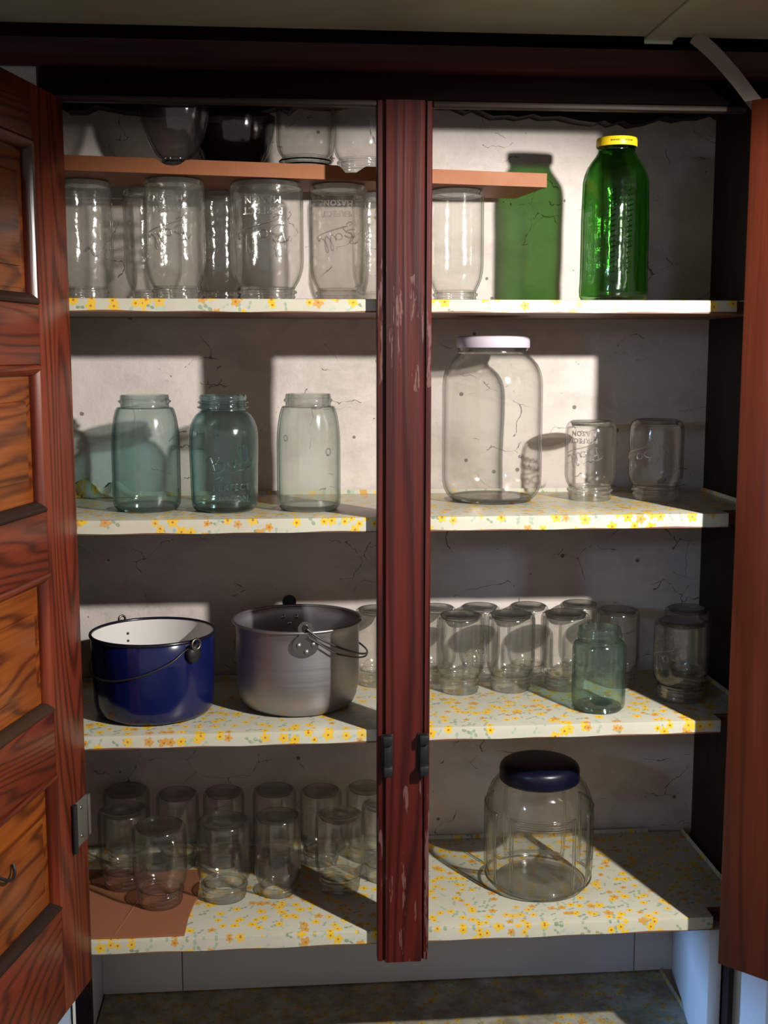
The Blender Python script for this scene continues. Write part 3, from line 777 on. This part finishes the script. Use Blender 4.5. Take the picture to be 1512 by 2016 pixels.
# loose board lying across the upturned jars
def loose_board():
    a = math.radians(9.1); L = 0.78; D_ = 0.137; T = 0.0205; zb = EYE+S1+Q+0.0006
    root = None
    def X(px): return (px-132)/(1077-132)
    pts = [(0, 0), (L, 0)]
    s = L-0.7035   # the front corner that shows left of the door
    nA, nB = s+0.7035*0.185, s+0.7035*0.225
    mA, mB = s+0.7035*0.545, s+0.7035*0.595
    top = [(L, T), (L-0.055, T-0.0002), (L-0.13, T), (mB+0.004, T), (mB, T-0.002), (mB-0.006, T-0.009), (mA+0.008, T-0.010), (mA+0.002, T-0.003), (mA-0.003, T),
           (nB+0.012, T), (nB+0.004, T-0.0012), (nB-0.004, T-0.007), (nB-0.014, T-0.0095), (nA+0.004, T-0.0085), (nA-0.004, T-0.004), (nA-0.010, T), (0, T)]
    o = extrude_poly('board', pts+top, 'Y', 0, D_, M_terra, None, 0.0)
    o.location = (0.402-L*math.cos(a), 0.119-L*math.sin(a), zb); o.rotation_euler = (0, 0, a)
    tag(o, 'loose terracotta painted board lying across the upturned jars', 'board')
    return o
loose_board()
BT = S1+Q+0.0215
def bowl(x, y, Rt, Rb, H, g, lab):
    root = empty('glass_bowl', (x, y, EYE+BT), label=lab, cat='bowl')
    t = 0.003
    pr = [(Rb+(Rt-Rb)*math.sin(k/10*PI/2)**0.9, H*(0.06+0.94*(k/10)**1.35)) for k in range(11)]
    wall = pr+[(r-t, z+0.001) for r, z in pr[::-1]]
    link('bowl_wall', lathe('bowl_wall', wall, G[g][0], 56, None, None, 60), root)
    ft = [(0, 0.004), (Rb*0.8, 0.003), (Rb*0.95, 0.0), (Rb*1.02, 0.001), (pr[0][0]+0.0005, pr[0][1]), (pr[0][0]-t, pr[0][1]+0.001), (Rb*0.5, 0.008), (0, 0.008)]
    link('bowl_foot', lathe('bowl_foot', ft, G[g][1], 56, None, None, 60), root)
bowl(-0.150, 0.072, 0.051, 0.019, 0.090, 'smoke', 'smoky see-through glass bowl on the loose board, left of the black bowl')
bowl(-0.071, 0.162, 0.0640, 0.033, 0.082, 'dark', 'black glass bowl on the loose board below the header')
jar_a = jar(0.038, 0.150, BT, 'pint', 0.0435, 0.118, 'clear', True, 'upturned clear jar with ringed neck on the loose board, right of the black bowl', 'jar', 'upturned jars on the loose board')
for zz, rr in ((0.0165, 0.0390), (0.0100, 0.0372)):      # dark rubber rings round the neck of the jar beside the black bowl
    ring = [(rr+0.0014*math.cos(a), zz+0.0011*math.sin(a)) for a in [2*PI*k/8 for k in range(8)]]
    o = link('rubber_ring', lathe('rubber_ring', ring, M_rim, 56, close=True), jar_a); o['label'] = 'dark rubber ring'
jar(0.124, 0.165, BT, 'pint', 0.0435, 0.118, 'clear', True, 'upturned clear jar on the loose board, touching the centre post', 'jar', 'upturned jars on the loose board')

# second shelf
jar(-0.208, 0.118, S2, 'shoulder', 0.0513, 0.1734, 'aqua', False, 'plain blue-green glass canning jar, left of the jar with raised lettering', 'jar', 'old blue-green canning jars', 0.4)
jar(-0.090, 0.103, S2, 'round', 0.0520, 0.1736, 'teal', False, 'deep teal canning jar with raised script and block lettering, open top', 'jar', 'old blue-green canning jars', 0.9,
    emboss(0.0523, 0.1736, 0.28, 'teal', False, 0.44, (0.225, 0.125)))
def bubble_jar():
    root = jar(0.038, 0.102, S2, 'shoulder', 0.0484, 0.1749, 'paleaqua', False, 'pale aqua canning jar with bubbles in the glass, beside the centre post', 'jar', 'old blue-green canning jars', 1.7)
    for phi, zf, s in ((0.62, 0.515, 0.0042), (-0.80, 0.63, 0.0036)):
        th = -PI/2+phi; R = 0.0484
        pts = []
        for k in range(16):
            a = 2*PI*k/16; th2 = th+s*math.cos(a)/R
            pts.append((R*math.cos(th2)*1.005, R*math.sin(th2)*1.005, 0.1749*zf+s*1.15*math.sin(a)))
        tube('bubble', pts, 0.0008, G['aqua'][1], root, 6, True)
bubble_jar()
def lidded(x, y, z, kind, R, H, g, lab, lr, lh, lz, lm, lname, cat='jar'):
    root = jar(x, y, z, kind, R, H, g, False, lab, cat, None, 0.5)
    lp = [(0, lh), (lr*0.80, lh), (lr*0.83, lh-0.0008), (lr*0.93, lh-0.0004), (lr*0.985, lh-0.002), (lr, lh-0.005), (lr, 0.0015), (lr*0.985, 0.0), (lr*0.955, 0.001), (lr*0.955, lh-0.003), (0, lh-0.0025)]
    l = link('lid', lathe('lid', lp, lm, 64), root, (0, 0, lz)); l['label'] = lname
    return root
lidded(0.335, 0.189, S2, 'gallon', 0.0805, 0.2605, 'clear', 'gallon clear glass jar with pale lilac lid, second shelf', 0.0585, 0.0185, 0.2605-0.0163, M_lidw, 'pale lilac-white tin lid')
jar(0.497, 0.187, S2, 'half', 0.0413, 0.1275, 'clear', True, 'small upturned clear jar beside the gallon jar with the lilac lid', 'jar', 'small upturned jars on the second shelf', None, emboss(0.0413, 0.1275, -0.55, 'clear', True, 0.42, (0.24, 0.15)))
jar(0.604, 0.180, S2, 'half', 0.0438, 0.1299, 'clear', True, 'small upturned clear jar by the right door, second shelf', 'jar', 'small upturned jars on the second shelf', None, emboss(0.0438, 0.1299, -0.95, 'clear', True, 0.46, (0.24, 0.15), words=False))

# third shelf: pots
def blue_pot():
    R, H = 0.0966, 0.1270
    root = empty('enamel_pot', (-0.205, 0.122, EYE+S3), label='navy blue enamel pot with white inside and wire handle', cat='pot')
    out = [(0, 0.0), (R*0.80, 0.0), (R*0.885, 0.0025), (R*0.93, 0.0085), (R*0.955, 0.022), (R*0.965, 0.05), (R*0.972, 0.09), (R*0.978, H-0.004)]
    inn = [(r-0.0018, z+0.0015) for r, z in out[::-1]]; inn[-1] = (0, 0.0018)
    link('pot_body', lathe('pot_body', out+[(R*0.978-0.0009, H-0.003)], M_enamel, 72), root)
    o = link('pot_lining', lathe('pot_lining', [(R*0.978-0.0009, H-0.003)]+inn, M_enamelw, 72), root); o['label'] = 'white enamel lining'
    tor = [(R*0.982+0.0026*math.cos(a), H-0.0015+0.0026*math.sin(a)) for a in [2*PI*k/10 for k in range(10)]]
    link('rolled_rim', lathe('rolled_rim', tor, M_rim, 72, close=True), root)
    # ears on the axis back-left to front-right
    ax = math.radians(-47)
    ends = []
    for s, nm in ((1, 'front'), (-1, 'rear')):
        th = ax if s > 0 else math.radians(124); er = Vector((math.cos(th), math.sin(th), 0)); tn = Vector((-math.sin(th), math.cos(th), 0))
        c = er*(R*0.985+0.004)+Vector((0, 0, H-0.010 if s > 0 else H-0.006))
        lug = lathe('lug', [(0, 0.006), (0.008, 0.0055), (0.0115, 0.003), (0.0125, 0.0), (0.0125, -0.004), (0, -0.004)], M_black, 20)
        o = link('lug', lug, root); o.location = c-Vector((0, 0, 0.009)); o.rotation_euler = er.to_track_quat('Z', 'Y').to_euler(); o.scale = (1, 1.15, 1)
        lr_ = 0.008 if s > 0 else 0.0055
        loop = [c+er*0.006+tn*lr_*math.cos(a)+Vector((0, 0, 0.006+lr_*math.sin(a))) for a in [2*PI*k/16 for k in range(16)]]
        tube('lug_loop', loop, 0.0019, M_iron, root, 8, True)
        ends.append((c+er*0.008+Vector((0, 0, 0.004)), th))
    # bail lying against the left side of the pot
    pts = [ends[0][0]+Vector((0.004, 0, 0.004))]
    th0, th1 = ends[0][1]-0.12, -2*PI+ends[1][1]+0.12
    n = 14
    for k in range(n+1):
        t = k/n; th = th0+(th1-th0)*t; rr = R*0.982+0.0022
        zz = H-0.012-0.046*math.sin(PI*min(1, t*1.02))**0.8
        pts.append(Vector((rr*math.cos(th), rr*math.sin(th), zz)))
    pts.append(ends[1][0])
    tube('wire_handle', smooth_path(pts, 4), 0.0012, M_wire, root, 8)
    for zz in (H-0.022, H-0.034):
        th = math.radians(122); rr = R*0.955
        b = link('rivet', lathe('rivet', [(0, 0.0012), (0.0018, 0.0008), (0.0024, 0)], M_black, 10), root)
        b.location = (rr*math.cos(th), rr*math.sin(th), zz); b.rotation_euler = Vector((-math.cos(th), -math.sin(th), 0)).to_track_quat('Z', 'Y').to_euler()
blue_pot()
def alu_pot():
    R, H = 0.1015, 0.1380
    root = empty('aluminium_kettle', (0.019, 0.144, EYE+S3), label='dull aluminium kettle with riveted ears and wire handle', cat='pot')
    out = [(0, 0.001), (R*0.70, 0.0), (R*0.80, 0.002), (R*0.87, 0.008), (R*0.915, 0.018), (R*0.945, 0.035), (R*0.958, 0.06), (R*0.958, 0.09), (R*0.955, 0.115), (R*0.96, 0.128), (R*0.985, H-0.003)]
    inn = [(r-0.0016, max(z, 0.003)) for r, z in out[::-1]]; inn[-1] = (0, 0.003)
    link('pot_body', lathe('pot_body', out+[(R*0.985, H-0.001)]+inn, M_alu, 80), root)
    tor = [(R*0.99+0.0028*math.cos(a), H-0.001+0.0024*math.sin(a)) for a in [2*PI*k/10 for k in range(10)]]
    link('rolled_rim', lathe('rolled_rim', tor, M_alu, 80, close=True), root)
    def ear(th, front):
        er = Vector((math.cos(th), math.sin(th), 0)); tn = Vector((-math.sin(th), math.cos(th), 0)); up = Vector((0, 0, 1))
        M = Matrix((tn, up, er)).transposed()
        c = er*(R*0.966+0.0005)+Vector((0, 0, H-0.020))
        # lobed plate: round riveted pad below, keyhole loop standing above the rim
        ol = []
        for k in range(33):
            a = math.radians(120)+math.radians(300)*k/32
            ol.append((0.0195*math.cos(a), 0.0175*math.sin(a)))
        for k in range(17):
            a = math.radians(-32)+math.radians(244)*k/16
            ol.append((0.0115*math.cos(a), 0.0255+0.0115*math.sin(a)))
        bm = bmesh.new()
        F_ = [bm.verts.new(c+M@Vector((u, v, 0.0036 if front else 0.0036))) for u, v in ol]
        B_ = [bm.verts.new(c+M@Vector((u, v, 0.0008))) for u, v in ol]
        bm.faces.new(F_); bm.faces.new(B_[::-1])
        for i in range(len(ol)): bm.faces.new((F_[i], F_[(i+1) % len(ol)], B_[(i+1) % len(ol)], B_[i]))
        e = link('ear', bm_mesh('ear', bm, M_iron if front else M_black, True, 40), root)
        bm = bmesh.new()
        hole = [c+M@Vector((0.0040*math.cos(a), 0.026+0.0058*math.sin(a), 0.0040)) for a in [2*PI*k/14 for k in range(14)]]
        add_tube(bm, hole, 0.0012, 6, True)
        hv = [bm.verts.new(p-er*0.0002) for p in hole]; bm.faces.new(hv)
        o = link('ear_slot', bm_mesh('ear_slot', bm, M_black, True)); o.parent = e
        for u, v in ((-0.0105, 0.001), (0.001, -0.0095), (0.0115, 0.002)):
            rv = lathe('rivet', [(0, 0.0030), (0.0024, 0.0026), (0.0036, 0.0012), (0.0040, 0)], M_alu, 14)
            o = link('rivet', rv); o.parent = e; o.location = c+M@Vector((u, v, 0.0036)); o.rotation_euler = er.to_track_quat('Z', 'Y').to_euler()
            o = link('rivet', rv); o.parent = e; o.location = c+M@Vector((u, v, -0.0030)); o.rotation_euler = (-er).to_track_quat('Z', 'Y').to_euler()
        return c+er*0.004+Vector((0, 0, 0.026))
    tf, tr = math.radians(-84), math.radians(97)
    p0 = ear(tf, True); p1 = ear(tr, False)
    def bail(dz, start, stop, sag, ro):
        pts = [p0+Vector((0.002, -0.003, dz))]
        n = 16
        for k in range(1, n):
            t = k/n
            if t > stop: break
            th = tf+(tr-tf)*t; rr = R*0.99+0.006+ro*math.sin(PI*t)
            pts.append(Vector((rr*math.cos(th), rr*math.sin(th), p0.z+dz-sag*math.sin(PI*min(1.0, t*1.0))**0.85)))
        return pts
    A = bail(0.0, 0, 1.0, 0.062, 0.004)+[p1]
    tube('wire_handle', smooth_path(A, 3), 0.0016, M_wire, root, 8)
    B = [p0+Vector((0.004, -0.004, -0.012))]+[q+Vector((0, -0.001, -0.011*(1-i/6))) for i, q in enumerate(A[2:8])]
    tube('wire_end', smooth_path(B, 3), 0.0013, M_wire, root, 8)
alu_pot()
# third shelf jars
g3f, g3b = 'front row of upturned jars on the third shelf', 'back row of upturned jars on the third shelf'
t3 = 'upturned clear pint jar, third shelf, '
E3 = lambda R, phi, w=True: emboss(R, 0.13, phi, 'clear', True, 0.45, (0.25, 0.16), words=w)
for (x, y, R, H, lab, gr, em) in (
    (0.153, 0.245, 0.0370, 0.130, t3+'between the aluminium kettle and the centre post', None, None),
    (0.286, 0.190, 0.0384, 0.130, t3+'slanting script, front row beside centre post', g3f, E3(0.0384, 0.85, False)),
    (0.372, 0.196, 0.0400, 0.128, t3+'second in front right of the centre post', g3f, None),
    (0.463, 0.195, 0.0402, 0.128, t3+'front row, just left of the open teal jar', g3f, None),
    (0.555, 0.206, 0.0366, 0.130, t3+'directly behind the open teal jar', g3f, None),
    (0.255, 0.259, 0.0345, 0.128, t3+'back row, partly behind the centre post', g3b, None),
    (0.330, 0.260, 0.0350, 0.128, t3+'back row, seen between the first two front jars', g3b, None),
    (0.414, 0.260, 0.0350, 0.128, t3+'back row, third from the centre post', g3b, None),
    (0.5035, 0.260, 0.0350, 0.130, t3+'back row, farthest from the centre post', g3b, None),
    (0.634, 0.115, 0.0438, 0.130, t3+'in shadow by the right door, lettering on its side', None, E3(0.0438, -0.9)),
    (0.676, 0.208, 0.0388, 0.130, t3+'in the dark back corner behind the shadowed one', None, None)):
    jar(x, y, S3, 'pint', R, H, 'clear', True, lab, 'jar', gr, None, em)
jar(0.489, 0.076, S3, 'squat', 0.0416, 0.1302, 'seagreen', False, 'small open blue-green jar standing upright at the third shelf front', 'jar', None, 0.3)

# fourth shelf
card = None
def cardboard():
    zt = 0.0034; pts = [(-0.372, 0.010), (-0.232, 0.0055), (-0.157, 0.0065), (-0.1555, 0.06), (-0.150, 0.112), (-0.146, 0.125), (-0.147, 0.230), (-0.25, 0.242), (-0.372, 0.25)]
    o = extrude_poly('cardboard', pts, 'Z', EYE+S4, EYE+S4+zt, M_card, None, 0.0)
    tag(o, 'flat piece of brown cardboard under the jars, bottom left', 'cardboard')
    # a scored fold line, raised a little
    bm = bmesh.new(); V = []
    add_tube(bm, [(-0.262, 0.012, EYE+S4+zt-0.0006), (-0.252, 0.06, EYE+S4+zt-0.0004), (-0.240, 0.125, EYE+S4+zt-0.0003)], 0.0014, 6)
    link('fold_crease', bm_mesh('fold_crease', bm, M_card, True), o)
cardboard()
g4f, g4b = 'front row of upturned jars on the fourth shelf', 'back row of upturned jars on the fourth shelf'
t4 = 'upturned clear jar on the fourth shelf '
cz = S4+0.0040
for (x, y, z, R, H, k, lab, gr) in (
    (-0.203, 0.115, cz, 0.0424, 0.130, 'pint', 'foremost upturned clear jar standing on the brown cardboard', g4f),
    (-0.268, 0.186, cz, 0.0413, 0.130, 'pint', 'upturned clear jar on the cardboard, set back towards the left door', g4f),
    (-0.103, 0.137, S4, 0.0432, 0.130, 'pint', t4+'just right of the cardboard, front row', g4f),
    (-0.017, 0.144, S4, 0.0380, 0.132, 'quart', 'slimmer '+t4+'front row, third from the left door', g4f),
    (0.084, 0.147, S4, 0.0398, 0.130, 'pint', t4+'front row, in the centre post shadow', g4f),
    (0.160, 0.184, S4, 0.0376, 0.130, 'pint', t4+'front row, mostly behind the centre post', g4f),
    (-0.276, 0.286, S4, 0.0400, 0.130, 'pint', t4+'back row, left end above the cardboard', g4b),
    (-0.187, 0.262, S4, 0.0362, 0.130, 'pint', t4+'back row, behind the foremost cardboard jar', g4b),
    (-0.109, 0.264, S4, 0.0354, 0.130, 'pint', t4+'back row, third along', g4b),
    (-0.022, 0.266, S4, 0.0374, 0.130, 'pint', t4+'back row with a dark rimmed base, fourth along', g4b),
    (0.057, 0.256, S4, 0.0364, 0.130, 'pint', t4+'back row, fifth along, very faint', g4b),
    (0.137, 0.264, S4, 0.0366, 0.130, 'pint', t4+'back row, end one touching the centre post', g4b)):
    jar(x, y, z, k, R, H, 'clear', True, lab, 'jar', gr)
def cookie_jar():
    R, H = 0.0895, 0.186
    root = empty('cookie_jar', (0.413, 0.146, EYE+S4), label='stout clear glass barrel jar with navy lid, bottom right shelf', cat='jar')
    prof = [(0.80, 0.0), (0.88, 0.012), (0.945, 0.05), (0.975, 0.09), (0.988, 0.13), (1.0, 0.2), (1.003, 0.3), (1.005, 0.45), (1.005, 0.6), (0.995, 0.68), (0.99, 0.72), (0.985, 0.735), (0.98, 0.75), (0.975, 0.765), (0.97, 0.78), (0.955, 0.80), (0.93, 0.84), (0.88, 0.895), (0.80, 0.94), (0.74, 0.965), (0.70, 0.985), (0.69, 1.0)]
    def rad(th, r, z):
        return r
    fine = []
    for (r0, z0), (r1, z1) in zip(prof, prof[1:]):
        n = max(1, int((z1-z0)*H/0.0022))
        for k in range(n): fine.append(((r0+(r1-r0)*k/n)*R, (z0+(z1-z0)*k/n)*H))
    fine.append((prof[-1][0]*R, H))
    t = 0.0038
    inn = [(r-t, max(z, 0.008)) for r, z in fine[::3]][::-1]
    link('jar_body', lathe('jar_body', fine, G['clear'][0], 144, rad, None, 40), root)
    link('jar_inner_wall', lathe('jar_inner_wall', inn, G['clear'][0], 72, None, None, 60), root)
    link('jar_base', lathe('jar_base', [(0, 0.004), (R*0.6, 0.003), (R*0.74, 0.0), (R*0.80, 0.0), (R*0.80-t, 0.008), (0, 0.0085)], G['clear'][1], 72, None, None, 60), root)
    def at(a, f, d):
        k = f*len(fine); z = f*H
        r = next(r0+(r1-r0)*(z-z0)/max(1e-6, z1-z0) for (r0, z0), (r1, z1) in zip(fine, fine[1:]) if z <= z1+1e-6)
        th = math.radians(-90+a)
        return Vector(((r+d)*math.cos(th), (r+d)*math.sin(th), z))
    for c in range(4):      # four recessed panels: a doubled ridge round each, three short bars across its top
        A = -7+90*c; loops = bmesh.new()
        for hw, lo, hi, rr in ((35.0, 0.075, 0.735, 0.0017), (32.0, 0.09, 0.72, 0.0010)):
            P_ = []
            for k in range(13): P_.append(at(A-hw+2*hw*k/12, lo, 0.0002))
            for k in range(1, 12): P_.append(at(A+hw, lo+(hi-lo)*k/12, 0.0002))
            for k in range(13): P_.append(at(A+hw-2*hw*k/12, hi, 0.0002))
            for k in range(1, 12): P_.append(at(A-hw, hi-(hi-lo)*k/12, 0.0002))
            add_tube(loops, P_, rr, 6, True)
        link('panel_ridge', bm_mesh('panel_ridge', loops, G['clear'][2], True, 60), root)
        for f in (0.655, 0.675, 0.695):
            b_ = bmesh.new(); add_tube(b_, [at(A-27+54*k/10, f, 0.0002) for k in range(11)], 0.0009, 6)
            link('panel_bar', bm_mesh('panel_bar', b_, G['clear'][3], True, 60), root)
    lr, lh = 0.0650, 0.031
    lp = [(0, lh), (lr*0.72, lh), (lr*0.86, lh-0.0012), (lr*0.95, lh-0.0045), (lr*0.99, lh-0.009), (lr, lh-0.014), (lr, 0.0015), (lr*0.985, 0.0), (lr*0.955, 0.001), (lr*0.955, lh-0.006), (0, lh-0.004)]
    def flute(th, r, z): return r+(0.0004*math.cos(th*60) if r > lr*0.97 else 0)
    l = link('lid', lathe('lid', lp, M_lidb, 120, flute), root, (0, 0, 0.1775)); l['label'] = 'navy blue screw lid'
cookie_jar()
bpy.context.view_layer.update()
